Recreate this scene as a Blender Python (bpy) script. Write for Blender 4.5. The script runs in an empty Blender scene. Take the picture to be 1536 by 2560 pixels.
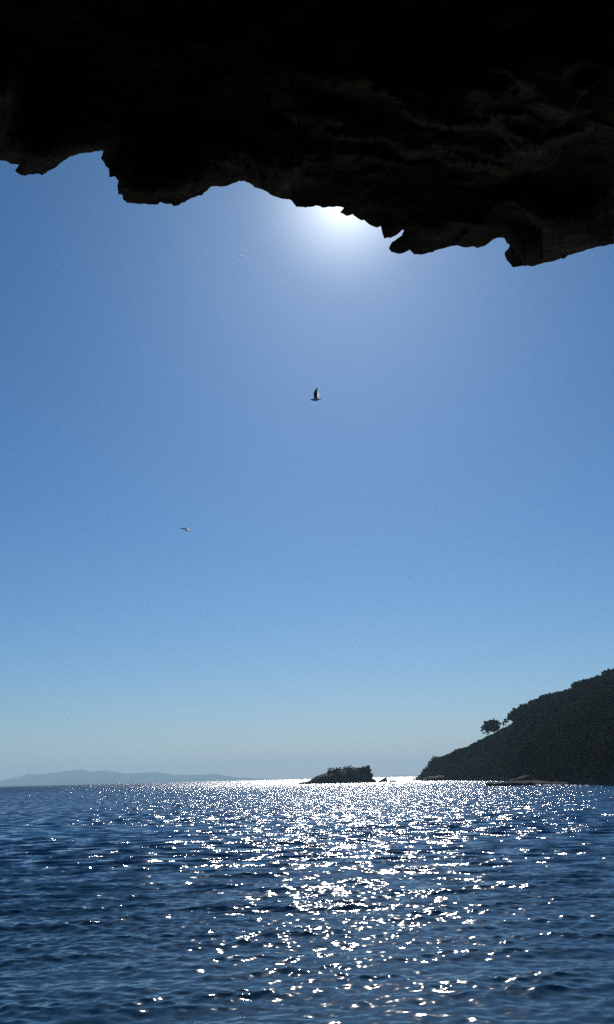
import bpy, math, random
import numpy as np
from mathutils import Vector, Matrix, noise
from mathutils.geometry import delaunay_2d_cdt

rng = np.random.default_rng(7)
random.seed(7)
scene = bpy.context.scene
col = scene.collection
R_ = math.radians

# ------------------------------------------------------------------ camera
EYE = 3.2
FPX, CX, CY = 2130.0, 768.0, 1280.0
PITCH, ROLL = R_(17.37), R_(1.375)
cam_pos = Vector((0, 0, EYE))
Fw = Vector((0, math.cos(PITCH), math.sin(PITCH)))
up0 = Vector((0, -math.sin(PITCH), math.cos(PITCH)))
rt0 = Vector((1, 0, 0))
Ru = rt0 * math.cos(ROLL) - up0 * math.sin(ROLL)
Up = up0 * math.cos(ROLL) + rt0 * math.sin(ROLL)
cd = bpy.data.cameras.new("camera")
cam = bpy.data.objects.new("camera", cd)
col.objects.link(cam)
cam.matrix_world = Matrix(((Ru.x, Up.x, -Fw.x, 0), (Ru.y, Up.y, -Fw.y, 0),
                           (Ru.z, Up.z, -Fw.z, EYE), (0, 0, 0, 1)))
cd.sensor_fit = 'VERTICAL'
cd.sensor_height = 36.0
cd.lens = 36.0 * FPX / 2560.0
cd.clip_start = 0.05
cd.clip_end = 60000
scene.camera = cam


def ray(px, py):
    return (Ru * (px - CX) + Up * (CY - py) + Fw * FPX).normalized()


def azel(px, py):
    d = ray(px, py)
    return math.degrees(math.atan2(d.x, d.y)), math.degrees(math.asin(d.z))


def at_dist(px, py, y):
    """point seen at (px,py) whose horizontal distance from the camera is y"""
    d = ray(px, py)
    return cam_pos + d * (y / math.hypot(d.x, d.y))


# ------------------------------------------------------------------ sun and sky
SUN_AZ, SUN_EL = azel(862, 492)
SUN_AZ, SUN_EL = R_(SUN_AZ), R_(SUN_EL)
sun_dir = Vector((math.sin(SUN_AZ) * math.cos(SUN_EL), math.cos(SUN_AZ) * math.cos(SUN_EL), math.sin(SUN_EL)))
sd = bpy.data.lights.new("sun", 'SUN')
sd.energy = 4.0
sd.angle = R_(0.53)
sd.color = (1.0, 0.965, 0.90)
sun = bpy.data.objects.new("sun", sd)
col.objects.link(sun)
sun.rotation_euler = sun_dir.to_track_quat('Z', 'Y').to_euler()

world = bpy.data.worlds.new("World")
scene.world = world
world.use_nodes = True
nt = world.node_tree
nt.nodes.clear()


def N(tree, typ, **kw):
    n = tree.nodes.new(typ)
    for k, v in kw.items():
        setattr(n, k, v)
    return n


out = N(nt, 'ShaderNodeOutputWorld')
bg = N(nt, 'ShaderNodeBackground')
bg.inputs['Strength'].default_value = 0.10
sky = N(nt, 'ShaderNodeTexSky', sky_type='NISHITA')
sky.sun_disc = False
sky.sun_elevation = SUN_EL
sky.sun_rotation = SUN_AZ
sky.altitude = 0
sky.air_density = 1.0
sky.dust_density = 0.35
sky.ozone_density = 3.0
# clear deep-blue Mediterranean air: each channel of the sky falls off faster away from the horizon
SKY_S = 0.10
sep = N(nt, 'ShaderNodeSeparateColor')
cmb = N(nt, 'ShaderNodeCombineColor')
nt.links.new(sky.outputs[0], sep.inputs[0])
for i, (k, e) in enumerate(((0.435, 1.58), (0.53, 1.25), (0.68, 1.2))):
    p0 = N(nt, 'ShaderNodeMath', operation='MULTIPLY')
    p0.inputs[1].default_value = SKY_S
    p1 = N(nt, 'ShaderNodeMath', operation='POWER')
    p1.inputs[1].default_value = e
    p2 = N(nt, 'ShaderNodeMath', operation='MULTIPLY')
    p2.inputs[1].default_value = k / SKY_S
    nt.links.new(sep.outputs[i], p0.inputs[0])
    nt.links.new(p0.outputs[0], p1.inputs[0])
    nt.links.new(p1.outputs[0], p2.inputs[0])
    nt.links.new(p2.outputs[0], cmb.inputs[i])
# the sun's aureole: light scattered round the disc by the hazy air
tc = N(nt, 'ShaderNodeTexCoord')
vn = N(nt, 'ShaderNodeVectorMath', operation='NORMALIZE')
nt.links.new(tc.outputs['Generated'], vn.inputs[0])
dp = N(nt, 'ShaderNodeVectorMath', operation='DOT_PRODUCT')
nt.links.new(vn.outputs[0], dp.inputs[0])
dp.inputs[1].default_value = sun_dir
mx = N(nt, 'ShaderNodeMath', operation='MAXIMUM')
nt.links.new(dp.outputs['Value'], mx.inputs[0])
mx.inputs[1].default_value = 0.0
prev = cmb.outputs[0]
for power, amt, c in ((3000, 4.0, (1, 1, 1)), (590, 7.0, (0.97, 1.0, 0.92)), (130, 0.25, (0.9, 1.0, 1.0))):
    pw = N(nt, 'ShaderNodeMath', operation='POWER')
    nt.links.new(mx.outputs[0], pw.inputs[0])
    pw.inputs[1].default_value = power
    sc_ = N(nt, 'ShaderNodeVectorMath', operation='SCALE')
    sc_.inputs[0].default_value = [x * amt for x in c]
    nt.links.new(pw.outputs[0], sc_.inputs['Scale'])
    ad = N(nt, 'ShaderNodeVectorMath', operation='ADD')
    nt.links.new(prev, ad.inputs[0])
    nt.links.new(sc_.outputs[0], ad.inputs[1])
    prev = ad.outputs[0]
nt.links.new(prev, bg.inputs['Color'])
nt.links.new(bg.outputs[0], out.inputs['Surface'])

scene.view_settings.view_transform = 'Standard'
scene.view_settings.look = 'None'
scene.view_settings.exposure = 0.0
scene.view_settings.gamma = 1.0
scene.cycles.use_denoising = False
scene.cycles.max_bounces = 6
scene.cycles.caustics_reflective = True
scene.cycles.caustics_refractive = False
scene.cycles.sample_clamp_indirect = 20.0
scene.cycles.blur_glossy = 1.0
scene.cycles.volume_bounces = 0


# ------------------------------------------------------------------ helpers
def mesh_obj(name, verts, faces, mat=None, smooth=False, parent=None):
    me = bpy.data.meshes.new(name)
    verts = np.asarray(verts, dtype=np.float32)
    if isinstance(faces, np.ndarray):
        k = faces.shape[1]
        nf = len(faces)
        me.vertices.add(len(verts))
        me.vertices.foreach_set('co', verts.ravel())
        me.loops.add(nf * k)
        me.loops.foreach_set('vertex_index', faces.astype(np.int32).ravel())
        me.polygons.add(nf)
        me.polygons.foreach_set('loop_start', np.arange(nf, dtype=np.int32) * k)
        me.update(calc_edges=True)
    else:
        me.from_pydata([tuple(v) for v in verts], [], faces)
        me.update()
    if smooth:
        me.polygons.foreach_set('use_smooth', [True] * len(me.polygons))
    if mat is not None:
        for m in (mat if isinstance(mat, (list, tuple)) else [mat]):
            me.materials.append(m)
    o = bpy.data.objects.new(name, me)
    col.objects.link(o)
    if parent is not None:
        o.parent = parent
    return o


def tag(o, label=None, cat=None, group=None, kind=None):
    for k, v in (('label', label), ('category', cat), ('group', group), ('kind', kind)):
        if v:
            o[k] = v
    return o


def new_mat(name):
    m = bpy.data.materials.new(name)
    m.use_nodes = True
    t = m.node_tree
    t.nodes.clear()
    o = N(t, 'ShaderNodeOutputMaterial')
    return m, t, o


def simple_mat(name, c1, c2, scale=3.0, rough=0.85, bump=0.0, bump_scale=8.0, spec=0.2, detail=6.0, stretch=(1, 1, 1), bump_dist=0.1):
    m, t, o = new_mat(name)
    b = N(t, 'ShaderNodeBsdfPrincipled')
    b.inputs['Roughness'].default_value = rough
    b.inputs['Specular IOR Level'].default_value = spec
    tcn = N(t, 'ShaderNodeTexCoord')
    mp = N(t, 'ShaderNodeMapping')
    mp.inputs['Scale'].default_value = stretch
    t.links.new(tcn.outputs['Object'], mp.inputs['Vector'])
    nz = N(t, 'ShaderNodeTexNoise')
    nz.inputs['Scale'].default_value = scale
    nz.inputs['Detail'].default_value = detail
    nz.inputs['Roughness'].default_value = 0.65
    t.links.new(mp.outputs[0], nz.inputs['Vector'])
    cr = N(t, 'ShaderNodeValToRGB')
    cr.color_ramp.elements[0].position = 0.36
    cr.color_ramp.elements[0].color = (*c1, 1)
    cr.color_ramp.elements[1].position = 0.66
    cr.color_ramp.elements[1].color = (*c2, 1)
    t.links.new(nz.outputs['Fac'], cr.inputs['Fac'])
    t.links.new(cr.outputs[0], b.inputs['Base Color'])
    if bump > 0:
        nb = N(t, 'ShaderNodeTexNoise')
        nb.inputs['Scale'].default_value = bump_scale
        nb.inputs['Detail'].default_value = 9
        nb.inputs['Roughness'].default_value = 0.7
        t.links.new(mp.outputs[0], nb.inputs['Vector'])
        bp = N(t, 'ShaderNodeBump')
        bp.inputs['Strength'].default_value = bump
        bp.inputs['Distance'].default_value = bump_dist
        t.links.new(nb.outputs['Fac'], bp.inputs['Height'])
        t.links.new(bp.outputs[0], b.inputs['Normal'])
    t.links.new(b.outputs[0], o.inputs['Surface'])
    return m


def leaf_mat(name, c1, c2, scale, trans=0.25):
    m, t, o = new_mat(name)
    tcn = N(t, 'ShaderNodeTexCoord')
    nz = N(t, 'ShaderNodeTexNoise')
    nz.inputs['Scale'].default_value = scale
    nz.inputs['Detail'].default_value = 4
    t.links.new(tcn.outputs['Object'], nz.inputs['Vector'])
    cr = N(t, 'ShaderNodeValToRGB')
    cr.color_ramp.elements[0].position = 0.35
    cr.color_ramp.elements[0].color = (*c1, 1)
    cr.color_ramp.elements[1].position = 0.65
    cr.color_ramp.elements[1].color = (*c2, 1)
    t.links.new(nz.outputs['Fac'], cr.inputs['Fac'])
    d = N(t, 'ShaderNodeBsdfDiffuse')
    tr = N(t, 'ShaderNodeBsdfTranslucent')
    t.links.new(cr.outputs[0], d.inputs['Color'])
    t.links.new(cr.outputs[0], tr.inputs['Color'])
    mix = N(t, 'ShaderNodeMixShader')
    mix.inputs[0].default_value = trans
    t.links.new(d.outputs[0], mix.inputs[1])
    t.links.new(tr.outputs[0], mix.inputs[2])
    t.links.new(mix.outputs[0], o.inputs['Surface'])
    return m


def cave_rock():
    m, t, o = new_mat('bedded_cave_rock')
    b = N(t, 'ShaderNodeBsdfPrincipled')
    b.inputs['Roughness'].default_value = 0.95
    b.inputs['Specular IOR Level'].default_value = 0.04
    tcn = N(t, 'ShaderNodeTexCoord')
    mp = N(t, 'ShaderNodeMapping')
    mp.inputs['Rotation'].default_value = (R_(25), R_(0), R_(-14))
    mp.inputs['Scale'].default_value = (0.42, 1.7, 2.6)
    t.links.new(tcn.outputs['Object'], mp.inputs['Vector'])

    def nz(scale, detail, rough, src=mp):
        n = N(t, 'ShaderNodeTexNoise')
        n.inputs['Scale'].default_value = scale
        n.inputs['Detail'].default_value = detail
        n.inputs['Roughness'].default_value = rough
        n.inputs['Distortion'].default_value = 0.6
        t.links.new(src.outputs[0], n.inputs['Vector'])
        return n
    big, mid, fine = nz(0.8, 5, 0.6), nz(2.6, 9, 0.72), nz(9.0, 6, 0.7)
    vor = N(t, 'ShaderNodeTexVoronoi', feature='DISTANCE_TO_EDGE')
    vor.inputs['Scale'].default_value = 1.5
    wob = N(t, 'ShaderNodeVectorMath', operation='MULTIPLY_ADD')
    t.links.new(mid.outputs['Color'], wob.inputs[0])
    wob.inputs[1].default_value = (0.5, 0.5, 0.5)
    t.links.new(mp.outputs[0], wob.inputs[2])
    t.links.new(wob.outputs[0], vor.inputs['Vector'])
    crack = N(t, 'ShaderNodeMapRange')
    crack.inputs['From Max'].default_value = 0.09
    t.links.new(vor.outputs['Distance'], crack.inputs['Value'])
    # colour: dark, ochre and grey beds
    cr = N(t, 'ShaderNodeValToRGB')
    el = cr.color_ramp.elements
    el[0].position, el[0].color = 0.38, (0.075, 0.055, 0.035, 1)
    el[1].position, el[1].color = 0.66, (0.43, 0.30, 0.16, 1)
    e = el.new(0.50)
    e.color = (0.24, 0.165, 0.09, 1)
    mixf = N(t, 'ShaderNodeMath', operation='MULTIPLY_ADD')
    t.links.new(mid.outputs['Fac'], mixf.inputs[0])
    mixf.inputs[1].default_value = 0.6
    hb = N(t, 'ShaderNodeMath', operation='MULTIPLY')
    t.links.new(big.outputs['Fac'], hb.inputs[0])
    hb.inputs[1].default_value = 0.4
    t.links.new(hb.outputs[0], mixf.inputs[2])
    t.links.new(mixf.outputs[0], cr.inputs['Fac'])
    t.links.new(cr.outputs[0], b.inputs['Base Color'])
    # relief: beds, blocks split by cracks, grain
    h1 = N(t, 'ShaderNodeMath', operation='MULTIPLY_ADD')
    t.links.new(crack.outputs[0], h1.inputs[0])
    h1.inputs[1].default_value = 0.35
    t.links.new(mid.outputs['Fac'], h1.inputs[2])
    h2 = N(t, 'ShaderNodeMath', operation='MULTIPLY_ADD')
    t.links.new(fine.outputs['Fac'], h2.inputs[0])
    h2.inputs[1].default_value = 0.3
    t.links.new(h1.outputs[0], h2.inputs[2])
    bp = N(t, 'ShaderNodeBump')
    bp.inputs['Strength'].default_value = 1.0
    bp.inputs['Distance'].default_value = 0.24
    t.links.new(h2.outputs[0], bp.inputs['Height'])
    t.links.new(bp.outputs[0], b.inputs['Normal'])
    t.links.new(b.outputs[0], o.inputs['Surface'])
    return m


ROCK = cave_rock()
LEDGE = simple_mat('dark_ledge_rock', (0.03, 0.026, 0.022), (0.07, 0.06, 0.05), scale=1.0, rough=0.7, bump=0.8, bump_scale=3.0)  # kept dark so the unseen ledge bounces little light up to the roof
SHORE = simple_mat('shore_rock', (0.05, 0.044, 0.036), (0.16, 0.145, 0.12), scale=0.25, rough=0.9, bump=0.8, bump_scale=0.35, spec=0.1,
                   bump_dist=1.0)
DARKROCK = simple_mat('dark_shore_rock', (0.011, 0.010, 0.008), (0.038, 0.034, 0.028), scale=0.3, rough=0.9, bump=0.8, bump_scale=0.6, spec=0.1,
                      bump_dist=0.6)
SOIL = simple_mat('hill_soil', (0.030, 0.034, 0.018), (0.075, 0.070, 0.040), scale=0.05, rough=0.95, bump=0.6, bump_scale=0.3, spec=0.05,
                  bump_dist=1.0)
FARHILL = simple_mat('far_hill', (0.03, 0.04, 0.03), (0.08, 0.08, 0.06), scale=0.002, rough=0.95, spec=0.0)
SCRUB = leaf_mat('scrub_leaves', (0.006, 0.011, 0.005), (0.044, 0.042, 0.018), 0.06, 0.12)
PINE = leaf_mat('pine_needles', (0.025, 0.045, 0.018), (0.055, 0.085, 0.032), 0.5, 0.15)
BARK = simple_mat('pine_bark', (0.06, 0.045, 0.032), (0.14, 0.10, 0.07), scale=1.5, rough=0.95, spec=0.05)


def fbm(p, octaves=4, gain=0.5):
    s, a = 0.0, 1.0
    p = Vector(p)
    for _ in range(octaves):
        s += a * noise.noise(p)
        p = p * 2.03 + Vector((3.1, 1.7, 5.3))
        a *= gain
    return s


# ------------------------------------------------------------------ water
def build_water():
    # polar sheet about the foot of the cliff, finer where the shore looks out on it
    az = np.concatenate([np.linspace(-100, -22.5, 60, endpoint=False), np.linspace(-22.5, 22.5, 780),
                         np.linspace(22.5, 100, 61)[1:]])
    az = np.radians(az)
    dep = np.concatenate([np.linspace(R_(42), R_(15), 40, endpoint=False),
                          np.linspace(R_(15), R_(0.35), 980, endpoint=False),
                          np.geomspace(R_(0.35), EYE / 16500.0, 40)])
    r = EYE / np.tan(dep)
    dr = np.gradient(r)
    nr, na = len(r), len(az)
    X = r[:, None] * np.sin(az)[None, :]
    Y = r[:, None] * np.cos(az)[None, :]
    dx = np.zeros_like(X)
    dy = np.zeros_like(X)
    dz = np.zeros_like(X)
    lost = np.zeros(nr)
    g = np.random.default_rng(21)
    nw = 150
    lam = np.geomspace(0.20, 4.6, nw) * g.uniform(0.99, 1.01, nw)
    spread = np.where(lam > 1.6, 16, np.where(lam > 0.7, 30, 55))
    th = R_(1) * (-90 + 9 + g.normal(0, 1, nw) * spread)      # rolling in towards the shore
    ph = g.uniform(0, 2 * np.pi, nw)
    # steepness by wavelength: short chop carries most of it
    sl = np.interp(np.log(lam), np.log([0.2, 0.4, 0.8, 1.6, 3.0, 4.6]), [1.0, 1.15, 0.95, 0.6, 0.36, 0.18])
    sl *= 0.145 / math.sqrt((sl ** 2).sum() / 2)
    crest = np.ones_like(X)
    for i in range(nw - 1, -1, -1):      # long waves first: the short chop steepens on their crests
        if lam[i] < 1.0 and lam[i + 1] >= 1.0:
            zs = dz / (dz[:400].std() + 1e-6)
            u = np.clip((zs + 0.7) / 2.2, 0, 1)
            crest = 0.62 + 0.75 * u * u * (3 - 2 * u)
        k = 2 * np.pi / lam[i]
        a = sl[i] / k
        w = np.clip((lam[i] / np.maximum(dr, 1e-6) - 2.5) / 3.0, 0, 1)
        lost += 0.5 * sl[i] ** 2 * (1 - w ** 2)
        n0 = int(np.count_nonzero(w > 0))
        rows = np.nonzero(w > 0)[0]
        if n0 == 0:
            continue
        lo, hi = rows.min(), rows.max() + 1
        kx, ky = math.cos(th[i]), math.sin(th[i])
        P = k * (kx * X[lo:hi] + ky * Y[lo:hi]) + ph[i]
        s, c = np.sin(P), np.cos(P)
        aw = (a * w[lo:hi])[:, None] * crest[lo:hi]
        dz[lo:hi] += aw * c
        dx[lo:hi] -= 0.85 * kx * aw * s
        dy[lo:hi] -= 0.85 * ky * aw * s
    V = np.stack([X + dx, Y + dy, dz], -1).reshape(-1, 3)
    idx = np.arange(nr * na).reshape(nr, na)
    F = np.stack([idx[:-1, :-1], idx[:-1, 1:], idx[1:, 1:], idx[1:, :-1]], -1).reshape(-1, 4)

    m, t, o = new_mat('sea_water')
    b = N(t, 'ShaderNodeBsdfPrincipled')
    b.inputs['Base Color'].default_value = (0.0045, 0.029, 0.072, 1)
    # far off, where many wavelets share one spot, they act as roughness
    bl = N(t, 'ShaderNodeAttribute', attribute_name='blur')
    t.links.new(bl.outputs['Fac'], b.inputs['Roughness'])
    b.inputs['IOR'].default_value = 1.33
    geo = N(t, 'ShaderNodeNewGeometry')
    # grey-green shallows off the rocks, deep blue water farther out
    spx = N(t, 'ShaderNodeSeparateXYZ')
    t.links.new(geo.outputs['Position'], spx.inputs[0])
    dm = N(t, 'ShaderNodeMapRange', interpolation_type='SMOOTHSTEP')
    dm.inputs['From Min'].default_value = 14
    dm.inputs['From Max'].default_value = 75
    t.links.new(spx.outputs['Y'], dm.inputs['Value'])
    wc = N(t, 'ShaderNodeMix', data_type='RGBA')
    wc.inputs['A'].default_value = (0.0095, 0.040, 0.078, 1)
    wc.inputs['B'].default_value = (0.0130, 0.072, 0.175, 1)
    t.links.new(dm.outputs[0], wc.inputs['Factor'])
    t.links.new(wc.outputs['Result'], b.inputs['Base Color'])
    at = N(t, 'ShaderNodeAttribute', attribute_name='chop')

    def slope(scale, detail, stretch, rough=0.5):
        mp = N(t, 'ShaderNodeMapping')
        mp.inputs['Scale'].default_value = stretch
        mp.inputs['Rotation'].default_value = (0, 0, R_(-9))
        t.links.new(geo.outputs['Position'], mp.inputs['Vector'])
        nz = N(t, 'ShaderNodeTexNoise', noise_dimensions='2D')
        nz.inputs['Scale'].default_value = scale
        nz.inputs['Detail'].default_value = detail
        nz.inputs['Roughness'].default_value = rough
        t.links.new(mp.outputs[0], nz.inputs['Vector'])
        sb = N(t, 'ShaderNodeVectorMath', operation='SUBTRACT')
        t.links.new(nz.outputs['Color'], sb.inputs[0])
        sb.inputs[1].default_value = (0.5, 0.5, 0.5)
        ml = N(t, 'ShaderNodeVectorMath', operation='MULTIPLY')
        t.links.new(sb.outputs[0], ml.inputs[0])
        ml.inputs[1].default_value = (1.05, 1.0, 0.0)
        return ml.outputs[0]

    # ripples: short wavelets everywhere
    rip = slope(5.0, 2.0, (0.75, 1, 1))
    sr = N(t, 'ShaderNodeVectorMath', operation='SCALE')
    sr.inputs['Scale'].default_value = 0.5
    t.links.new(rip, sr.inputs[0])
    # chop too fine for the sheet's far rows
    chop = slope(0.85, 1.5, (0.8, 1, 1))
    k8 = N(t, 'ShaderNodeMath', operation='MULTIPLY')
    t.links.new(at.outputs['Fac'], k8.inputs[0])
    k8.inputs[1].default_value = 9.5
    sc2 = N(t, 'ShaderNodeVectorMath', operation='SCALE')
    t.links.new(chop, sc2.inputs[0])
    t.links.new(k8.outputs[0], sc2.inputs['Scale'])
    # wave fronts stand steeper towards the shore they run to
    bz = N(t, 'ShaderNodeVectorMath', operation='SCALE')
    bz.inputs[0].default_value = (0, -1.0, 0)
    k9 = N(t, 'ShaderNodeMath', operation='MULTIPLY_ADD')
    t.links.new(at.outputs['Fac'], k9.inputs[0])
    k9.inputs[1].default_value = 1.3
    k10 = N(t, 'ShaderNodeMath', operation='MULTIPLY')
    t.links.new(bl.outputs['Fac'], k10.inputs[0])
    k10.inputs[1].default_value = 1.0
    t.links.new(k10.outputs[0], k9.inputs[2])
    t.links.new(k9.outputs[0], bz.inputs['Scale'])
    a0 = N(t, 'ShaderNodeVectorMath', operation='ADD')
    t.links.new(sc2.outputs[0], a0.inputs[0])
    t.links.new(bz.outputs[0], a0.inputs[1])
    a1 = N(t, 'ShaderNodeVectorMath', operation='ADD')
    t.links.new(sr.outputs[0], a1.inputs[0])
    t.links.new(a0.outputs[0], a1.inputs[1])
    # gusts: patches of rougher and calmer water
    mp = N(t, 'ShaderNodeMapping')
    mp.inputs['Scale'].default_value = (0.35, 1, 1)
    t.links.new(geo.outputs['Position'], mp.inputs['Vector'])
    gz = N(t, 'ShaderNodeTexNoise', noise_dimensions='2D')
    gz.inputs['Scale'].default_value = 0.11
    gz.inputs['Detail'].default_value = 3
    t.links.new(mp.outputs[0], gz.inputs['Vector'])
    mr = N(t, 'ShaderNodeMapRange')
    mr.inputs['From Min'].default_value = 0.3
    mr.inputs['From Max'].default_value = 0.7
    mr.inputs['To Min'].default_value = 0.6
    mr.inputs['To Max'].default_value = 1.3
    t.links.new(gz.outputs['Fac'], mr.inputs['Value'])
    sg = N(t, 'ShaderNodeVectorMath', operation='SCALE')
    t.links.new(a1.outputs[0], sg.inputs[0])
    t.links.new(mr.outputs[0], sg.inputs['Scale'])
    a2 = N(t, 'ShaderNodeVectorMath', operation='ADD')
    t.links.new(geo.outputs['Normal'], a2.inputs[0])
    t.links.new(sg.outputs[0], a2.inputs[1])
    nn = N(t, 'ShaderNodeVectorMath', operation='NORMALIZE')
    t.links.new(a2.outputs[0], nn.inputs[0])
    t.links.new(nn.outputs[0], b.inputs['Normal'])
    t.links.new(b.outputs[0], o.inputs['Surface'])

    w = mesh_obj('water', V, F, m, smooth=True)
    at_ = w.data.attributes.new('chop', 'FLOAT', 'POINT')
    at_.data.foreach_set('value', np.repeat(np.sqrt(lost), na).astype(np.float32))
    u = np.clip((r - 220) / 600, 0, 1)
    at2 = w.data.attributes.new('blur', 'FLOAT', 'POINT')
    at2.data.foreach_set('value', np.repeat(0.075 + 0.165 * u * u * (3 - 2 * u), na).astype(np.float32))
    tag(w, kind='structure')


build_water()

# ------------------------------------------------------------------ the overhanging cliff
Z1 = [(0, 115), (30, 117), (50, 130), (90, 133), (72, 163), (95, 180), (120, 185), (175, 174), (195, 182), (230, 160), (275, 130),
      (300, 112), (340, 92), (395, 78), (440, 72), (478, 68), (468, 102), (482, 120), (490, 140), (505, 150), (508, 192), (535, 188),
      (550, 207), (545, 235), (548, 268), (567, 272), (575, 298), (590, 310), (640, 315), (690, 318), (733, 318), (745, 306),
      (770, 315), (795, 315), (808, 327), (830, 322), (870, 298), (900, 285), (940, 273), (980, 235), (1030, 235), (1075, 222),
      (1108, 208), (1150, 216), (1200, 243), (1260, 275), (1300, 288), (1345, 295), (1362, 312)]
Z2 = [(10, 328), (50, 332), (100, 322), (130, 333), (160, 328), (230, 333), (212, 355), (240, 370), (270, 362), (300, 385), (325, 390),
      (345, 408), (380, 424), (402, 418), (408, 450), (418, 476), (470, 462), (508, 435), (500, 460), (455, 490), (438, 520),
      (450, 538), (485, 547), (505, 543), (535, 528), (555, 550), (610, 546), (640, 540), (700, 520), (760, 508), (800, 518), (830, 512),
      (850, 520), (880, 512), (910, 490), (940, 472), (975, 475), (988, 498), (1000, 508), (975, 545), (985, 575), (1015, 610), (1060, 602),
      (1130, 597), (1200, 582), (1250, 570), (1290, 548), (1340, 535), (1400, 515), (1484, 500)]
S_ = 800 / 1484.0


def jagged(pts, levels, amp, mx_, g):
    for _ in range(levels):
        q = []
        for a, b in zip(pts[:-1], pts[1:]):
            a, b = np.array(a), np.array(b)
            L = np.linalg.norm(b - a)
            q.append(tuple(a))
            if L > 3.2:
                nrm = np.array([-(b - a)[1], (b - a)[0]]) / L
                q.append(tuple((a + b) / 2 + nrm * np.clip(g.normal(0, amp) * L, -mx_, mx_)))
        q.append(tuple(pts[-1]))
        pts = q
    return pts


def in_poly(P, poly):
    x, y = P[:, 0], P[:, 1]
    ins = np.zeros(len(P), bool)
    n = len(poly)
    for i in range(n):
        x1, y1 = poly[i]
        x2, y2 = poly[(i + 1) % n]
        if y1 == y2:
            continue
        c = ((y1 > y) != (y2 > y)) & (x < (x2 - x1) * (y - y1) / (y2 - y1) + x1)
        ins ^= c
    return ins


def seg_dist(P, line):
    d = np.full(len(P), 1e9)
    for (x1, y1), (x2, y2) in zip(line[:-1], line[1:]):
        vx, vy = x2 - x1, y2 - y1
        L2 = vx * vx + vy * vy + 1e-12
        t = np.clip(((P[:, 0] - x1) * vx + (P[:, 1] - y1) * vy) / L2, 0, 1)
        d = np.minimum(d, np.hypot(P[:, 0] - x1 - t * vx, P[:, 1] - y1 - t * vy))
    return d


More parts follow.
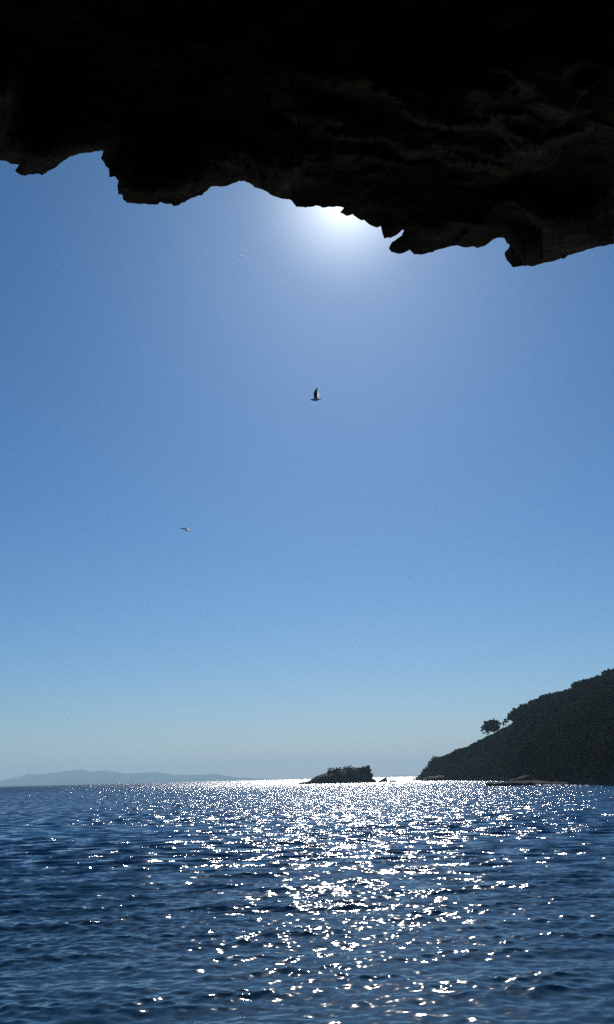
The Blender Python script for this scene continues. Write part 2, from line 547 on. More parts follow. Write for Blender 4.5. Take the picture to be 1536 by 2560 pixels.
def build_cliff():
    g = np.random.default_rng(5)
    px = [(x * S_, 340 + y * S_) for x, y in Z1] + [(736 + x * S_, 340 + y * S_) for x, y in Z2]
    px = jagged(px, 3, 0.055, 2.6, g)
    lip = [azel(*p) for p in px]
    l0, l1 = lip[0], lip[-1]
    left = [(-75, -40), (-71, -15), (-66, 4), (-58, 18), (-49, 29), (-40, 36), (-31, 40), (-24, 40.5)]
    right = [(24, 36.5), (31, 38), (40, 33), (49, 26), (58, 17), (66, 4), (71, -15), (75, -40)]
    left = jagged(left, 3, 0.05, 0.8, g)
    right = jagged(right, 3, 0.05, 0.8, g)
    edge = left + lip + right
    poly = edge + [(180, -40), (180, 90), (-180, 90), (-180, -40)]
    # points inside the outline
    A, E = np.meshgrid(np.arange(-23, 23, 0.21), np.arange(34, 53, 0.21))
    fine = np.stack([A.ravel(), E.ravel()], 1) + g.uniform(-0.065, 0.065, (A.size, 2))
    A, E = np.meshgrid(np.arange(-178, 179, 3.5), np.arange(-38, 88, 3.5))
    coarse = np.stack([A.ravel(), E.ravel()], 1) + g.uniform(-0.9, 0.9, (A.size, 2))
    keep = ~((np.abs(coarse[:, 0]) < 24) & (coarse[:, 1] < 54))
    coarse = coarse[keep]
    P = np.concatenate([fine, coarse])
    P = P[in_poly(P, poly)]
    dl = seg_dist(P, edge)
    P = P[dl > 0.10]
    bnd = list(edge)
    for e in np.arange(-40, 90.1, 4):
        bnd.append((180.0, min(e, 90)))
    for a in np.arange(176, -177, -6):
        bnd.append((float(a), 90.0))
    for e in np.arange(88, -41, -4):
        bnd.append((-180.0, float(e)))
    for a in np.arange(-174, -76, 6):
        bnd.append((float(a), -40.0))
    nb = len(bnd)
    allp = [Vector(p) for p in bnd] + [Vector((float(p[0]), float(p[1]))) for p in P]
    res = delaunay_2d_cdt(allp, [(i, (i + 1) % nb) for i in range(nb)], [], 0, 1e-6)
    ov = np.array([tuple(v) for v in res[0]])
    of = np.array([f for f in res[2]])
    cen = ov[of].mean(1)
    of = of[in_poly(cen, bnd)]
    d = seg_dist(ov, edge)
    inner, outer = [], []
    for (a, e), dd in zip(ov, d):
        ar, er = math.radians(a), math.radians(e)
        dv = Vector((math.sin(ar) * math.cos(er), math.cos(ar) * math.cos(er), math.sin(er)))
        ca = math.cos(ar)
        D = 7.2 + 1.8 * ca if ca > 0 else 7.2 + 2.2 * ca
        el_lip = 39.6 - 0.13 * a if abs(a) < 30 else 38.0
        wv = Vector((a * 0.13, e * 0.30, 4.0))
        up = e - el_lip + 1.6 + 3.2 * fbm(wv, 3)
        u1, u2 = min(1, max(0, up / 7.0)), min(1, max(0, (up - 5.0) / 7.0))
        H = 4.2 - min(0.62, max(0.0, 0.28 + 0.024 * a)) * u1 * u1 * (3 - 2 * u1) + 0.75 * u2 * u2 * (3 - 2 * u2)  # roof pitched to catch more light on the right, recessed behind to stay dark
        if e > 0:
            r = ((abs(math.cos(er)) / D) ** 3 + (math.sin(er) / H) ** 3) ** (-1 / 3)
        else:
            r = D / max(math.cos(er), 0.3)
        # the lip is shaped for light: hooked to dim the left, tilted open to brighten the right
        ul = min(1, dd / 5.0)
        r *= 1 + min(0.04, max(-0.14, -0.065 + 0.0115 * a)) * (1 - ul * ul * (3 - 2 * ul))
        p = dv * r
        # beds of the rock dip down to the right; blocks and ledges break along them
        bed = Vector((p.x * 0.35 + 2, p.y * 0.55, p.z * 1.1 + p.x * 0.25))
        n1 = fbm(bed * 0.7, 4)
        n2 = 1 - abs(noise.noise(bed * 1.9)) * 2
        n3 = fbm(Vector((p.x * 0.9 - p.y * 0.3, p.y * 3.2 - p.x * 0.8, p.z * 3.5)), 4, 0.6)
        # slabs: stepped beds dipping across the roof
        sv = (p.z * 0.75 + p.y * 0.6 - p.x * 0.30) * 2.2 + 0.9 * noise.noise(p * 0.6)
        st_ = sv - math.floor(sv)
        slab = noise.cell(Vector((math.floor(sv), math.floor(p.x * 0.8 + noise.noise(p)), 0.5))) - 0.5 - 0.5 * st_
        dr = 0.36 * n1 + 0.12 * n2 + 0.24 * n3 + 0.22 * slab
        r1 = r + dr * min(1.0, 0.25 + dd * 0.5)
        th = 2.6 * min(1.0, dd / 9.0) ** 0.55 + 0.12 * max(0, dd - 6)
        th = min(th, 7.0) * (1 + 0.25 * n1)
        inner.append(cam_pos + dv * r1)
        outer.append(cam_pos + dv * (r1 + (max(th, 0.02) if dd > 1e-5 else 0.0)))
    n = len(inner)
    V = np.array([tuple(v) for v in inner + outer])
    F = np.concatenate([of, of[:, ::-1] + n])
    import bmesh
    o = mesh_obj('cliff', V, F, ROCK, smooth=False)
    bm = bmesh.new()
    bm.from_mesh(o.data)
    bmesh.ops.remove_doubles(bm, verts=bm.verts, dist=0.0005)
    bmesh.ops.recalc_face_normals(bm, faces=bm.faces)
    bm.to_mesh(o.data)
    bm.free()
    tag(o, kind='structure')


build_cliff()


def build_ledge():
    g = 0.35
    xs, ys = np.arange(-9, 9.01, g), np.arange(-8, 2.81, g)
    V = []
    for y in ys:
        for x in xs:
            z = 1.55 + 0.22 * fbm((x * 0.6, y * 0.6, 2), 4)
            lim = 1.9 + 0.7 * noise.noise(Vector((x * 0.5, 3.3, 0)))
            if y > lim:
                z -= (y - lim) * 4.0
            V.append((x, y, z))
    nx = len(xs)
    F = []
    for j in range(len(ys) - 1):
        for i in range(nx - 1):
            F.append((j * nx + i, j * nx + i + 1, (j + 1) * nx + i + 1, (j + 1) * nx + i))
    tag(mesh_obj('ground', V, F, LEDGE), kind='structure')


build_ledge()


# ------------------------------------------------------------------ lofted land: islet, stacks, far hills
def loft(name, outline, dist, depth, mat, sub=3, nv=13, rough_amp=0.0, rough_scale=0.2, power=0.5, base_drop=1.5, smooth=False, seed=0,
         jag=0.06, jagmax=1.5):
    """a rock whose skyline is the traced outline; sections in front of and behind it shrink to an ellipse in plan"""
    g = np.random.default_rng(seed)
    pts = jagged(outline, sub, jag, jagmax, g) if sub else outline
    W = [at_dist(px, py, dist) for px, py in pts]
    a0 = W[0]
    a1 = W[-1]
    mid = (a0 + a1) / 2
    mid.z = 0
    ux = Vector((a1.x - a0.x, a1.y - a0.y, 0)).normalized()
    uy = Vector((-ux.y, ux.x, 0))
    L = [((w - mid).dot(ux), max(w.z, 0.0)) for w in W]
    L[0] = (L[0][0], -base_drop)
    L[-1] = (L[-1][0], -base_drop)
    V, F = [], []
    vs = [math.sin(math.pi / 2 * (2 * k / (nv - 1) - 1)) for k in range(nv)]
    for v in vs:
        q = max(0.0, 1 - v * v)
        sx = q ** 0.5 * 0.9 + 0.1 * q
        sz = q ** power
        for (x, z) in L:
            p = mid + ux * (x * sx) + uy * (v * depth)
            zz = z * sz if z > 0 else z
            n_ = fbm(Vector((p.x, p.y, zz * 1.5)) * rough_scale + Vector((seed * 7.1, 0, 0)), 5, 0.6)
            n2_ = fbm(Vector((p.x, p.y, zz * 1.5)) * rough_scale + Vector((0, seed * 5.1, 9)), 5, 0.6)
            wgt = 0.25 + 0.75 * abs(v)
            off = Vector((0, 0, 0))
            if z > 0:
                off = uy * (n_ * rough_amp) + Vector((0, 0, 1)) * (n2_ * rough_amp * 0.5 * wgt * min(1, abs(v) * 2))
            V.append(p + Vector((0, 0, zz)) + off)
    m = len(L)
    for j in range(nv - 1):
        for i in range(m - 1):
            F.append((j * m + i, j * m + i + 1, (j + 1) * m + i + 1, (j + 1) * m + i))
    o = mesh_obj(name, [tuple(v) for v in V], F, mat, smooth=smooth)
    return o


# far hills across the sea
c5 = lambda pts: [(x * 700 / 1484.0, 1880 + y * 700 / 1484.0) for x, y in pts]
hill_px = [(-260, 1975), (-180, 1958), (-90, 1957)] + c5([(0, 158), (60, 143), (120, 130), (160, 118), (190, 121), (240, 118), (300, 111),
          (360, 101), (420, 95), (450, 98), (490, 106), (550, 99), (600, 106), (650, 112), (700, 116), (760, 110), (800, 107), (850, 110),
          (900, 119), (960, 123), (1010, 122), (1050, 123), (1110, 117), (1150, 118), (1200, 128), (1260, 138), (1310, 136), (1360, 142),
          (1420, 144), (1484, 145)]) + [(760, 1946.5), (820, 1945.5)]
hills = loft('hills', hill_px, 14000, 1700, FARHILL, sub=2, nv=15, rough_amp=90, rough_scale=0.002, power=0.8, base_drop=3, smooth=True, seed=3,
             jag=0.02, jagmax=0.8)
tag(hills, kind='structure')
coast = loft('low_coast', [(955, 1943), (985, 1940), (996, 1938.2), (1004, 1938.6), (1020, 1939), (1060, 1937.5), (1090, 1937), (1120, 1937)],
             15200, 700, FARHILL, sub=2, nv=9, rough_amp=20, rough_scale=0.004, power=0.8, base_drop=3, smooth=True, seed=4, jag=0.02, jagmax=0.4)
tag(coast, kind='structure')

# islet
c6 = lambda pts: [(740 + x * 320 / 1484.0, 1900 + y * 320 / 1484.0) for x, y in pts]
ISL = 560
islet_px = c6([(20, 268), (80, 257), (140, 248), (170, 230), (200, 210), (225, 195), (260, 178), (300, 162), (355, 152), (375, 132), (410, 118),
               (470, 112), (540, 108), (570, 95), (640, 94), (680, 96), (760, 96), (790, 84), (815, 74), (845, 72), (862, 95), (868, 145),
               (898, 162), (893, 195), (884, 216), (918, 226), (932, 248)])
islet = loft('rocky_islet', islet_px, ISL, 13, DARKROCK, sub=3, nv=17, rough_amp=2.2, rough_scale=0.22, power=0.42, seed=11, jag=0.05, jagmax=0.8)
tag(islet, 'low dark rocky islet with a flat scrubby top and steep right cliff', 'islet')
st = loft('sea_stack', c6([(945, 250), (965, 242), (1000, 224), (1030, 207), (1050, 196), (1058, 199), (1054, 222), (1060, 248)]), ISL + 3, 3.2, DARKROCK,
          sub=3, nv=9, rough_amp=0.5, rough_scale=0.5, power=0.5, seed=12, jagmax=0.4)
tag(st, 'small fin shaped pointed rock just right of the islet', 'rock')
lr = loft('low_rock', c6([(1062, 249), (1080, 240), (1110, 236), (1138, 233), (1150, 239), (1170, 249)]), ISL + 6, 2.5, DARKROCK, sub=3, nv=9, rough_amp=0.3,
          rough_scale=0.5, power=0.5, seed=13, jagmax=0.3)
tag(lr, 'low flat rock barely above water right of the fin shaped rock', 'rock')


# ------------------------------------------------------------------ leaf clouds
def leaf_quads(C, size, g, flat=1.0):
    """C (n,3) centres -> randomly turned quads"""
    n = len(C)
    a = g.normal(0, 1, (n, 3))
    a[:, 2] *= flat
    a /= np.linalg.norm(a, axis=1)[:, None]
    b = np.cross(a, g.normal(0, 1, (n, 3)))
    b /= np.linalg.norm(b, axis=1)[:, None] + 1e-9
    s = (size * g.uniform(0.6, 1.35, n))[:, None]
    V = np.stack([C - a * s - b * s * 0.55, C + a * s * 0.9 - b * s * 0.65, C + a * s + b * s * 0.5, C - a * s * 0.85 + b * s * 0.6], 1).reshape(-1, 3)
    F = np.arange(4 * n).reshape(n, 4)
    return V, F


def blob_points(c, r, n, g, shell=0.45):
    d = g.normal(0, 1, (n, 3))
    d /= np.linalg.norm(d, axis=1)[:, None]
    rad = g.uniform(shell, 1.0, n) ** 0.7
    return np.array(c) + d * rad[:, None] * np.array(r)


# ------------------------------------------------------------------ headland
SIL = [(1020, 1953), (1032, 1950), (1041, 1943), (1050.6, 1936), (1061, 1930), (1072, 1923.5), (1078, 1910), (1085, 1901.5), (1115, 1892), (1144, 1877),
       (1173, 1868), (1188, 1860.5), (1217, 1845.5), (1253, 1829), (1287, 1809), (1330, 1776), (1365, 1757), (1400, 1744), (1440, 1727), (1484, 1709),
       (1536, 1688), (1600, 1664), (1700, 1645), (1850, 1610)]
SHO = [(1020, 1950.6), (1032, 1950.6), (1100, 1951), (1180, 1951.5), (1245, 1952.5), (1262, 1955.5), (1290, 1958), (1340, 1960), (1420, 1962), (1536, 1965),
       (1600, 1967), (1700, 1968), (1850, 1969)]


def shore_dist(px):
    y = np.interp(px, [p[0] for p in SHO], [p[1] for p in SHO])
    d = ray(px, y)
    return EYE / (-d.z) * math.hypot(d.x, d.y)


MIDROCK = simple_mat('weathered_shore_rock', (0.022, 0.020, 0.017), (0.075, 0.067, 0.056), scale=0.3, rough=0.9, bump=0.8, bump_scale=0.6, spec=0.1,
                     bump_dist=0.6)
RID = [(1020, 640), (1032, 640), (1085, 600), (1180, 530), (1250, 500), (1300, 480), (1400, 450), (1536, 430), (1700, 430), (1850, 450)]
sil_x = np.array([p[0] for p in SIL])
sil_y = np.array([p[1] for p in SIL])


def ground_point(px, t):
    """point of the headland on the bearing of px; t 0 shore, 1 ridge, >1 the far side"""
    S = shore_dist(px)
    Rg = np.interp(px, [p[0] for p in RID], [p[1] for p in RID])
    Rg = max(Rg, S + 6)
    y = np.interp(px, sil_x, sil_y)
    top = at_dist(px, y, Rg)
    zr = max(top.z, 0.15)
    dirv = Vector((top.x, top.y, 0)).normalized()
    if t <= 1:
        d = S + t * (Rg - S)
        z = zr * (0.16 * min(1, t / 0.07) ** 0.7 + 0.84 * t ** 0.95)
        lim = (zr - EYE) / Rg * d + EYE
        z = min(z, lim) if t > 0.35 else z
    else:
        d = Rg + (t - 1) * 260
        z = zr - (t - 1) * (zr + 3) * (0.4 + 0.6 * (t - 1))
    if t < 0:
        d = S + t * 20
        z = t * 6
    p = dirv * d
    n_ = fbm((p.x * 0.06, p.y * 0.06, 1.3), 4)
    edge = min(1.0, max(0, t) * 4) * (1 if t < 0.9 else max(0, (1 - t) * 10) if t < 1 else 0)
    z += n_ * 1.6 * edge * min(1, zr / 12)
    dd = n_ * 3 * (1 if 0 < t < 0.9 else 0)
    return Vector((p.x, p.y, z)) + dirv * dd * 0.5


def build_headland():
    cols = np.concatenate([np.linspace(1022, 1100, 50, endpoint=False), np.linspace(1100, 1560, 170, endpoint=False), np.linspace(1560, 1840, 25)])
    ts = np.concatenate([[-0.5, -0.1], np.linspace(0, 0.2, 16, endpoint=False), np.linspace(0.2, 1, 50), [1.05, 1.15, 1.3, 1.6, 2.0]])
    V = []
    for px in cols:
        for t in ts:
            V.append(tuple(ground_point(px, t)))
    m = len(ts)
    F = []
    for i in range(len(cols) - 1):
        for j in range(m - 1):
            F.append((i * m + j, (i + 1) * m + j, (i + 1) * m + j + 1, i * m + j + 1))
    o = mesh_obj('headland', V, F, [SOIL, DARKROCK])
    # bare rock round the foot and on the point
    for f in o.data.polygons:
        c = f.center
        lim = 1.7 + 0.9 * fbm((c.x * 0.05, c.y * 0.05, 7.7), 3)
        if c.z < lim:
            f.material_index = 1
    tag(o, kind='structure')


build_headland()


def build_scrub():
    g = np.random.default_rng(31)
    Vs, Fs, n0 = [], [], 0
    cnt = 0
    while cnt < 5000:
        px = g.uniform(1060, 1600)
        q = g.uniform()
        t = g.uniform(0.03, 1.0) if q < 0.62 else g.uniform(0.95, 1.03) if q < 0.74 else g.uniform(0.012, 0.13)
        p = ground_point(px, t)
        lim = 1.8 + 1.2 * fbm((p.x * 0.05, p.y * 0.05, 7.7), 3)
        if p.z < lim:
            continue
        cnt += 1
        r = g.uniform(0.8, 2.0) * (1.0 if px < 1290 else 1.25)
        if g.uniform() < 0.18 and 0.1 < t < 0.92:
            r = g.uniform(2.2, 3.6)
        if px < 1290 and t > 0.9:
            r *= 0.7
        if t > 0.97:
            p = p - Vector((0, 0, 0.3))
        P = blob_points((p.x, p.y, p.z + r * 0.25), (r, r, r * 0.75), 34 if r < 2.6 else 90, g)
        V, F = leaf_quads(P, 0.42, g)
        Vs.append(V)
        Fs.append(F + n0)
        n0 += len(V)
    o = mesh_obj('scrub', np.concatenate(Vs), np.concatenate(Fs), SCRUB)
    tag(o, 'dark green scrub and low trees covering the headland slope', 'scrub', kind='stuff')
    # the same on the islet's top
    Vs, Fs, n0 = [], [], 0
    top = [v.co for v in islet.data.vertices]
    zmax = max(v.z for v in top)
    cand = [v for v in top if v.z > zmax * 0.66]
    for k in range(150):
        c = cand[int(g.integers(len(cand)))]
        r = g.uniform(0.4, 0.8)
        P = blob_points((c.x, c.y, c.z), (r * 1.3, r * 1.3, r), 40, g)
        V, F = leaf_quads(P, 0.2, g)
        Vs.append(V)
        Fs.append(F + n0)
        n0 += len(V)
    o = mesh_obj('scrub', np.concatenate(Vs), np.concatenate(Fs), SCRUB)
    tag(o, 'dark low scrub matted over the flat top of the rocky islet', 'scrub', kind='stuff')


build_scrub()


# ------------------------------------------------------------------ trees
def tube(path, radii, n=7):
    V, F = [], []
    for i, (p, r) in enumerate(zip(path, radii)):
        p = Vector(p)
        a = Vector(path[min(i + 1, len(path) - 1)]) - Vector(path[max(i - 1, 0)])
        a.normalize()
        u = a.orthogonal().normalized()
        w = a.cross(u)
        for k in range(n):
            f = 2 * math.pi * k / n
            V.append(tuple(p + (u * math.cos(f) + w * math.sin(f)) * r))
    for i in range(len(path) - 1):
        for k in range(n):
            F.append((i * n + k, i * n + (k + 1) % n, (i + 1) * n + (k + 1) % n, (i + 1) * n + k))
    return V, F


def pine(label, base, h, blobs, lean=(0, 0), seed=0, group=None, leaf=0.32, per=150, trunk_r=0.2):
    """blobs: (dx, dy, z, rx, ry, rz) foliage masses in metres from the base; each is carried by a limb from the trunk"""
    g = np.random.default_rng(seed)
    root = bpy.data.objects.new('pine_tree', None)
    col.objects.link(root)
    root.location = base
    tag(root, label, 'tree', group)
    V, F = [], []
    hb = h * 0.72
    path = [(lean[0] * t * t * h, lean[1] * t * t * h, -0.6 + t * (hb + 0.6)) for t in np.linspace(0, 1, 7)]
    path = [(x + 0.12 * math.sin(i * 2.1 + seed), y, z) for i, (x, y, z) in enumerate(path)]
    v, f = tube(path, np.linspace(trunk_r, trunk_r * 0.45, 7))
    V += v
    F += f
    Ps = []
    for (dx, dy, z, rx, ry, rz) in blobs:
        k = int(np.clip(round((z * 0.55 / hb) * 6), 2, 5))
        a = Vector(path[k])
        b = Vector((dx, dy, z))
        m = (a + b) / 2 + Vector((0, 0, -0.12 * (b - a).length))
        v, f = tube([tuple(a), tuple(m), tuple(b)], [trunk_r * 0.45, trunk_r * 0.3, trunk_r * 0.12], 5)
        o_ = len(V)
        V += v
        F += [tuple(i + o_ for i in q) for q in f]
        n = int(per * max(0.25, rx * ry * 0.8))
        sub = blob_points((dx, dy, z), (rx, ry, rz), max(6, n // 14), g, 0.3)
        for s in sub:
            Ps.append(blob_points(s, (0.42 * rx ** 0.4,) * 2 + (0.3 * rx ** 0.4,), 14, g, 0.1))
    tr = mesh_obj('trunk', V, F, BARK, parent=root)
    Vc, Fc = leaf_quads(np.concatenate(Ps), leaf, g)
    mesh_obj('crown', Vc, Fc, PINE, parent=root)
    return root


def on_ridge(px, t=0.985):
    return ground_point(px, t)


def m_per_px(px):
    return np.interp(px, [p[0] for p in RID], [p[1] for p in RID]) / FPX


def pine_px(label, px, blobs_px, top_y, seed, lean=(0, 0), group=None, t=0.985, per=150, trunk_r=0.2, leaf=0.32, base_px=None):
    """blobs given in photo pixels (x, y, rx, ry); they are turned into metres round the tree's base"""
    base = on_ridge(base_px or px, t)
    s = m_per_px(px)
    g = np.random.default_rng(seed + 100)
    bl = []
    D = math.hypot(base.x, base.y)
    for (x, y, rx, ry) in blobs_px:
        p = at_dist(x, y, D)
        d = p - base
        bl.append((d.x, d.y + g.uniform(-1, 1), d.z, rx * s, rx * s * 0.9, ry * s))
    h = at_dist(px, top_y, D).z - base.z
    return pine(label, base, h, bl, lean, seed, group, leaf, per, trunk_r)


c7 = lambda pts: [(1180 + x * 150 / 1484.0, 1760 + y * 150 / 1484.0, rx * 150 / 1484.0, ry * 150 / 1484.0) for x, y, rx, ry in pts]
GR = 'pines standing against the sky on the headland ridge'
pine_px('tall round topped pine on the right of the tree cluster alone on the slope', 1234,
        c7([(530, 420, 75, 55), (600, 460, 70, 60), (500, 510, 90, 60), (590, 560, 80, 55), (690, 490, 45, 22), (690, 570, 40, 22), (640, 620, 35, 30),
            (510, 620, 75, 55), (450, 580, 80, 60), (560, 500, 90, 70), (580, 640, 50, 35)]), 1796, 1, lean=(-0.02, 0), group=GR, trunk_r=0.32, base_px=1236)
pine_px('leaning pine on the left of the tree cluster, ragged and lower, on the slope', 1219,
        c7([(350, 480, 65, 52), (420, 470, 65, 55), (380, 545, 90, 60), (410, 620, 60, 45), (270, 590, 45, 24), (330, 610, 50, 30), (430, 580, 70, 45), (240, 650, 22, 14),
            (300, 710, 20, 10), (400, 700, 40, 35), (350, 680, 25, 30)]), 1804, 2, lean=(0.0, 0), group=GR, trunk_r=0.26, base_px=1222)
pine_px('small sparse pine on a thin trunk right of the tree cluster', 1266,
        c7([(810, 380, 26, 16), (850, 400, 36, 28), (890, 435, 26, 14), (820, 440, 36, 16), (785, 468, 22, 9), (795, 510, 34, 18)]), 1797, 3,
        group=GR, trunk_r=0.12, per=120, leaf=0.26, base_px=1268)
c3 = lambda pts: [(1000 + x * 536 / 1484.0, 1640 + y * 536 / 1484.0, rx * 536 / 1484.0, ry * 536 / 1484.0) for x, y, rx, ry in pts]
ridge = [
    ('first wide umbrella pine of the ridge row with an overhanging left crown', 1296, [(785, 415, 26, 26), (820, 385, 40, 26), (800, 430, 40, 14), (770, 432, 14, 8), (850, 400, 45, 30)], 1770),
    ('second umbrella pine of the ridge row, uphill of the overhanging crown', 1322, [(880, 355, 45, 24), (900, 370, 50, 22), (860, 385, 40, 16)], 1758),
    ('third umbrella pine of the ridge row, above the bright gap in the trees', 1345, [(945, 325, 45, 22), (965, 335, 45, 20)], 1748),
    ('pine with a small raised tuft, fourth up the ridge row', 1364, [(1000, 288, 26, 16), (1020, 300, 50, 24), (985, 310, 40, 20)], 1740),
    ('fifth pine up the ridge row with a smooth flat crown', 1388, [(1070, 280, 50, 24), (1095, 272, 45, 20), (1060, 300, 50, 24)], 1732),
    ('sixth pine up the ridge row, just below the step in the skyline', 1415, [(1140, 258, 42, 22), (1165, 258, 35, 20), (1130, 285, 55, 25)], 1726),
    ('seventh pine up the ridge row, rounded crown above the skyline step', 1438, [(1215, 222, 32, 22), (1245, 200, 38, 22), (1210, 250, 50, 25)], 1710),
    ('eighth pine up the ridge row, broad dome crown', 1466, [(1290, 190, 50, 22), (1310, 180, 45, 18), (1280, 220, 50, 30)], 1700),
    ('ninth pine up the ridge row, between the broad dome and the topmost pine', 1490, [(1350, 175, 45, 22), (1385, 160, 40, 22), (1370, 200, 50, 30)], 1692),
    ('topmost pine of the ridge row at the right frame edge', 1516, [(1440, 125, 34, 24), (1475, 112, 40, 20), (1430, 160, 50, 30), (1480, 150, 50, 35)], 1676),
]
for i, (lb, px, bl, ty) in enumerate(ridge):
    pine_px(lb, px, [(x, y + 1, rx * 1.25, ry * 1.15) for x, y, rx, ry in c3(bl)], ty, 20 + i, group=GR, trunk_r=0.25, per=110, leaf=0.36, base_px=px)

# bushes breaking the islet's skyline
shr = [('bushy shrub at the left end of the flat top of the islet', [(385, 108, 18, 12), (410, 98, 20, 10), (436, 98, 10, 6)]),
       ('tiny thin shrub alone on the skyline of the islet', [(472, 92, 9, 8), (478, 104, 7, 8)]),
       ('narrow upright shrub left of the tallest bushes on the islet', [(512, 92, 9, 14), (500, 104, 12, 8)]),
       ('tallest wide bush on the middle of the islet', [(566, 82, 22, 14), (560, 100, 24, 14), (610, 76, 22, 8), (637, 66, 10, 6)]),
       ('small round bush just right of the tallest bush on the islet', [(656, 90, 12, 10), (676, 94, 14, 8)])]
gs = np.random.default_rng(77)
for lb, bl in shr:
    pts = [(740 + x * 320 / 1484.0, 1900 + y * 320 / 1484.0, rx * 320 / 1484.0, ry * 320 / 1484.0) for x, y, rx, ry in bl]
    s = ISL / FPX
    base = at_dist(pts[0][0], 1926, ISL)
    Ps = []
    V, F = [], []
    root = bpy.data.objects.new('shrub', None)
    col.objects.link(root)
    root.location = base
    tag(root, lb, 'shrub', 'shrubs on top of the islet')
    for x, y, rx, ry in pts:
        p = at_dist(x, y, ISL) - base
        Ps.append(blob_points(p, (rx * s, rx * s, ry * s), 60, gs, 0.2))
        v, f = tube([(0, 0, -0.5), tuple(p * 0.5), tuple(p)], [0.09, 0.06, 0.03], 5)
        o_ = len(V)
        V += v
        F += [tuple(i + o_ for i in q) for q in f]
    mesh_obj('stem', V, F, BARK, parent=root)
    Vc, Fc = leaf_quads(np.concatenate(Ps), 0.2, gs)
    mesh_obj('foliage', Vc, Fc, SCRUB, parent=root)

# ------------------------------------------------------------------ rocks at the headland's foot
spit = [('long low dark rock spit reaching left from the foot of the headland', [(1213, 1958.8), (1222, 1957.2), (1240, 1956.9), (1256, 1955.5), (1275, 1954), (1300, 1952.5),
                                                  (1330, 1951.5), (1360, 1953), (1400, 1955), (1450, 1958.5), (1480, 1962)], 262, 9),
        ('pale sloping rock slab on the shore of the headland', [(1270, 1953), (1284, 1948), (1300, 1942), (1312, 1938), (1322, 1938), (1330, 1944), (1345, 1953)], 274, 3),
        ('pale worn rock at the tip of the headland', [(1052, 1951), (1066, 1943), (1084, 1941), (1098, 1937), (1112, 1939), (1128, 1945), (1150, 1951)], 585, 9)]
for i, (lb, pts, D, dep_) in enumerate(spit):
    o = loft('shore_rock', pts, D, dep_, DARKROCK if i < 2 else MIDROCK, sub=3, nv=11, rough_amp=1.0, rough_scale=0.35, power=0.5, seed=40 + i, jag=0.07, jagmax=0.9)
    tag(o, lb, 'rock', 'rocks along the foot of the headland')

# surf along the rocks; its white dashes also paint in glints on the water
def build_surf():
    g = np.random.default_rng(9)
    V, F = [], []
    for k in range(26):
        px = g.uniform(1225, 1470)
        y = np.interp(px, [1213, 1250, 1340, 1470], [1959.6, 1960.0, 1962.2, 1964.4]) + g.uniform(-0.25, 0.35)
        L = g.uniform(3, 11)
        d0 = ray(px, y)
        D = (EYE - 0.14) / (-d0.z)
        c = cam_pos + d0 * D
        n = 9
        base = len(V)
        for j in range(n):
            u = j / (n - 1)
            x = c.x + (u - 0.5) * L * D / FPX * 1.0
            w = (0.5 + 0.5 * g.uniform()) * math.sin(math.pi * (0.08 + 0.84 * u)) * 1.1
            z = 0.14 + 0.10 * math.sin(math.pi * u) * g.uniform(0.5, 1)
            V += [(x, c.y - w, 0.02), (x, c.y, z + 0.12), (x, c.y + w, 0.02)]
        for j in range(n - 1):
            b_ = base + j * 3
            F += [(b_, b_ + 3, b_ + 4, b_ + 1), (b_ + 1, b_ + 4, b_ + 5, b_ + 2)]
    m = simple_mat('foam_and_glints', (0.7, 0.72, 0.74), (0.85, 0.86, 0.87), scale=4, rough=0.6)
    o = mesh_obj('surf', V, F, m)
    tag(o, 'white surf and painted glints along the rocks below the headland', 'surf', kind='stuff')


build_surf()


# ------------------------------------------------------------------ gulls
def gull_mats():
    m, t, o = new_mat('gull_body')
    b = N(t, 'ShaderNodeBsdfPrincipled')
    b.inputs['Roughness'].default_value = 0.8
    tcn = N(t, 'ShaderNodeTexCoord')
    nz = N(t, 'ShaderNodeTexNoise')
    nz.inputs['Scale'].default_value = 9
    t.links.new(tcn.outputs['Object'], nz.inputs['Vector'])
    cr = N(t, 'ShaderNodeValToRGB')
    cr.color_ramp.elements[0].color = (0.30, 0.29, 0.28, 1)
    cr.color_ramp.elements[1].color = (0.5, 0.5, 0.5, 1)
    t.links.new(nz.outputs['Fac'], cr.inputs['Fac'])
    t.links.new(cr.outputs[0], b.inputs['Base Color'])
    t.links.new(b.outputs[0], o.inputs['Surface'])
    dark = simple_mat('gull_shaded_coverts', (0.06, 0.055, 0.05), (0.12, 0.115, 0.11), scale=12, rough=0.8)  # dark grey puts the shade of the wing's underside into its colour
    thin = leaf_mat('gull_flight_feathers', (0.92, 0.92, 0.90), (0.97, 0.97, 0.96), 8, 0.85)
    return m, dark, thin


GB, GD, GT = gull_mats()


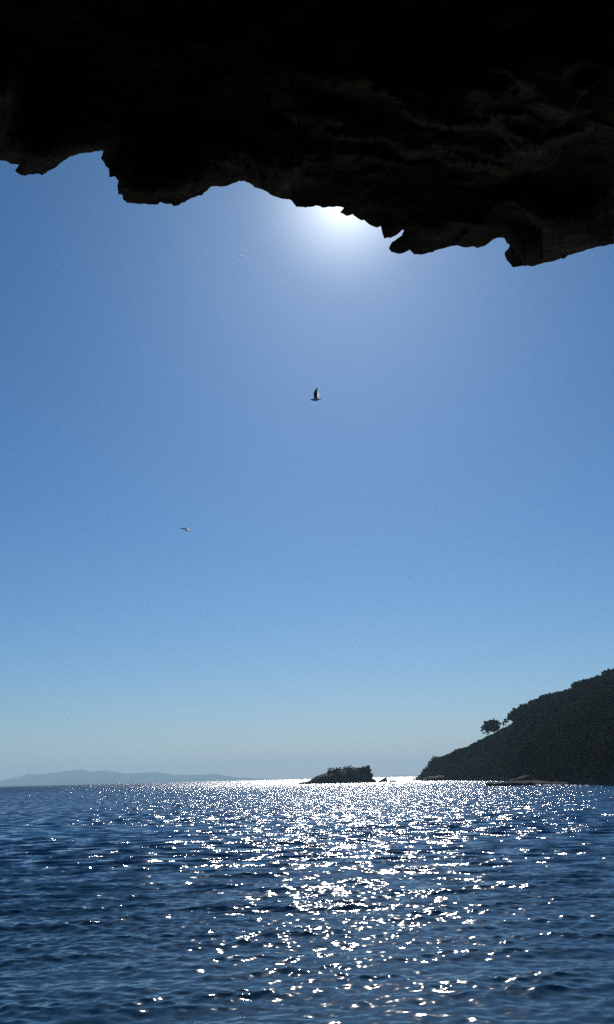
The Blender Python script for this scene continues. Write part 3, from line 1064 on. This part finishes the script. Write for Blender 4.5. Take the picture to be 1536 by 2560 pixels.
def gull(label, loc, rot, wings, scale=1.0, shaded_wing=None):
    """one continuous bird: body lofted along +X (head), wings as thick strips rooted in it; wings: list of station lists
    (leading edge xyz, chord, thin fraction)"""
    V, F, M = [], [], []
    st = [(0.30, 0.004, 0.0), (0.285, 0.010, 0.0), (0.262, 0.014, 0.004), (0.245, 0.030, 0.008), (0.215, 0.040, 0.012), (0.185, 0.038, 0.008), (0.13, 0.052, 0.0),
          (0.05, 0.066, -0.006), (-0.04, 0.064, -0.006), (-0.12, 0.046, 0.0), (-0.17, 0.030, 0.006), (-0.20, 0.030, 0.008), (-0.27, 0.040, 0.010), (-0.285, 0.036, 0.010)]
    n = 12
    for i, (x, r, z) in enumerate(st):
        r = r * 1.18
        x = x * 1.06
        flat = 1.0 if x > -0.15 else max(0.36, 1 - (-x - 0.15) * 10)
        for k in range(n):
            f = 2 * math.pi * k / n
            V.append((x, r * math.cos(f), z + r * flat * math.sin(f)))
    for i in range(len(st) - 1):
        for k in range(n):
            F.append((i * n + k, i * n + (k + 1) % n, (i + 1) * n + (k + 1) % n, (i + 1) * n + k))
            M.append(0)
    F.append(tuple(range(n - 1, -1, -1)))
    M.append(0)
    F.append(tuple((len(st) - 1) * n + k for k in range(n)))
    M.append(0)
    prof = [(0, 0), (0.12, 0.06), (0.3, 0.06), (0.48, 0.03), (0.75, 0.012), (1.0, 0.004)]
    for wg in wings:
        b0 = len(V)
        dense = []
        for a, b in zip(wg[:-1], wg[1:]):
            for u in (0, 0.33, 0.66):
                dense.append(tuple((1 - u) * np.array(a) + u * np.array(b)))
        dense.append(tuple(wg[-1]))
        pts = [Vector(q[:3]) for q in dense]
        ring = 2 * len(prof)
        for i, q in enumerate(dense):
            p = pts[i]
            tng = (pts[min(i + 1, len(pts) - 1)] - pts[max(i - 1, 0)]).normalized()
            ch = Vector((-1, 0, 0))
            up = tng.cross(ch).normalized()
            c = q[3]
            for (u, th) in prof:
                V.append(tuple(p + ch * (u * c) + up * (th * c + 0.0015)))
            for (u, th) in reversed(prof):
                V.append(tuple(p + ch * (u * c) + up * (th * c * 0.2 - 0.0015)))
        for i in range(len(dense) - 1):
            for k in range(ring):
                F.append((b0 + i * ring + k, b0 + i * ring + (k + 1) % ring, b0 + (i + 1) * ring + (k + 1) % ring, b0 + (i + 1) * ring + k))
                M.append(2 if k in (3, 4, 6, 7) and wg is not shaded_wing else 1)  # the wing in shade is painted dark all over
        F.append(tuple(b0 + (len(dense) - 1) * ring + k for k in range(ring)))
        M.append(1)
    o = mesh_obj('gull', V, F, [GB, GD, GT])
    o.data.polygons.foreach_set('material_index', M)
    o.location = loc
    o.rotation_euler = rot
    o.scale = (scale,) * 3
    tag(o, label, 'bird', 'gulls in flight')
    return o


near_w = [(0.09, 0.02, 0.02, 0.19), (0.10, 0.12, 0.16, 0.18), (0.105, 0.19, 0.32, 0.165), (0.03, 0.22, 0.46, 0.14), (-0.06, 0.22, 0.58, 0.07), (-0.10, 0.22, 0.635, 0.015)]
far_w = [(0.05, -0.02, 0.02, 0.23), (0.03, -0.12, 0.15, 0.23), (0.01, -0.19, 0.29, 0.22), (-0.03, -0.24, 0.42, 0.18), (-0.09, -0.26, 0.53, 0.09), (-0.12, -0.26, 0.58, 0.015)]
d = ray(790, 999)
gull('dark gull in profile with raised wings, middle of the sky', cam_pos + d * 53, (R_(-4), R_(2), R_(180)), [near_w, far_w], 1.1, near_w)
# gull seen almost head-on, wings bowed downwards
lw = [(0.10, 0.02, 0.02, 0.20), (0.10, 0.20, 0.055, 0.19), (0.09, 0.38, 0.035, 0.16), (0.03, 0.55, -0.03, 0.12), (-0.06, 0.68, -0.09, 0.04)]
rw = [(q[0], -q[1], q[2], q[3]) for q in lw]
lw2 = [(0.10, 0.02, 0.02, 0.17), (0.10, 0.20, 0.075, 0.15), (0.09, 0.38, 0.06, 0.12), (0.03, 0.55, -0.01, 0.08), (-0.05, 0.68, -0.09, 0.03)]
rw2 = [(0.10, -0.02, 0.02, 0.21), (0.10, -0.20, 0.05, 0.23), (0.08, -0.36, 0.0, 0.21), (0.02, -0.50, -0.10, 0.15), (-0.05, -0.58, -0.18, 0.06)]
d = ray(466, 1324)
gull('pale gull gliding with bowed wings, low on the left of the sky', cam_pos + d * 88, (R_(19), R_(30), R_(96)), [lw2, rw2], 1.0, lw2)
d = ray(600, 640)
gull('tiny white gull far off high up, below the rock edge', cam_pos + d * 205, (R_(-6), R_(48), R_(80)), [lw, rw], 1.0)

# ------------------------------------------------------------------ sea air
def build_haze():
    m, t, o = new_mat('sea_haze')
    v = N(t, 'ShaderNodeVolumePrincipled')
    v.inputs['Color'].default_value = (0.54, 0.81, 1.0, 1)
    v.inputs['Density'].default_value = 1.15e-4
    v.inputs['Anisotropy'].default_value = 0.2
    t.links.new(v.outputs[0], o.inputs['Volume'])
    X, Y0, Y1, Z0, Z1_ = 17500, -300, 17500, -8, 320
    V = [(-X, Y0, Z0), (X, Y0, Z0), (X, Y1, Z0), (-X, Y1, Z0), (-X, Y0, Z1_), (X, Y0, Z1_), (X, Y1, Z1_), (-X, Y1, Z1_)]
    F = [(0, 3, 2, 1), (4, 5, 6, 7), (0, 1, 5, 4), (1, 2, 6, 5), (2, 3, 7, 6), (3, 0, 4, 7)]
    h = mesh_obj('haze', V, F, m)
    tag(h, 'pale blue sea haze over the water', 'haze', kind='stuff')


build_haze()
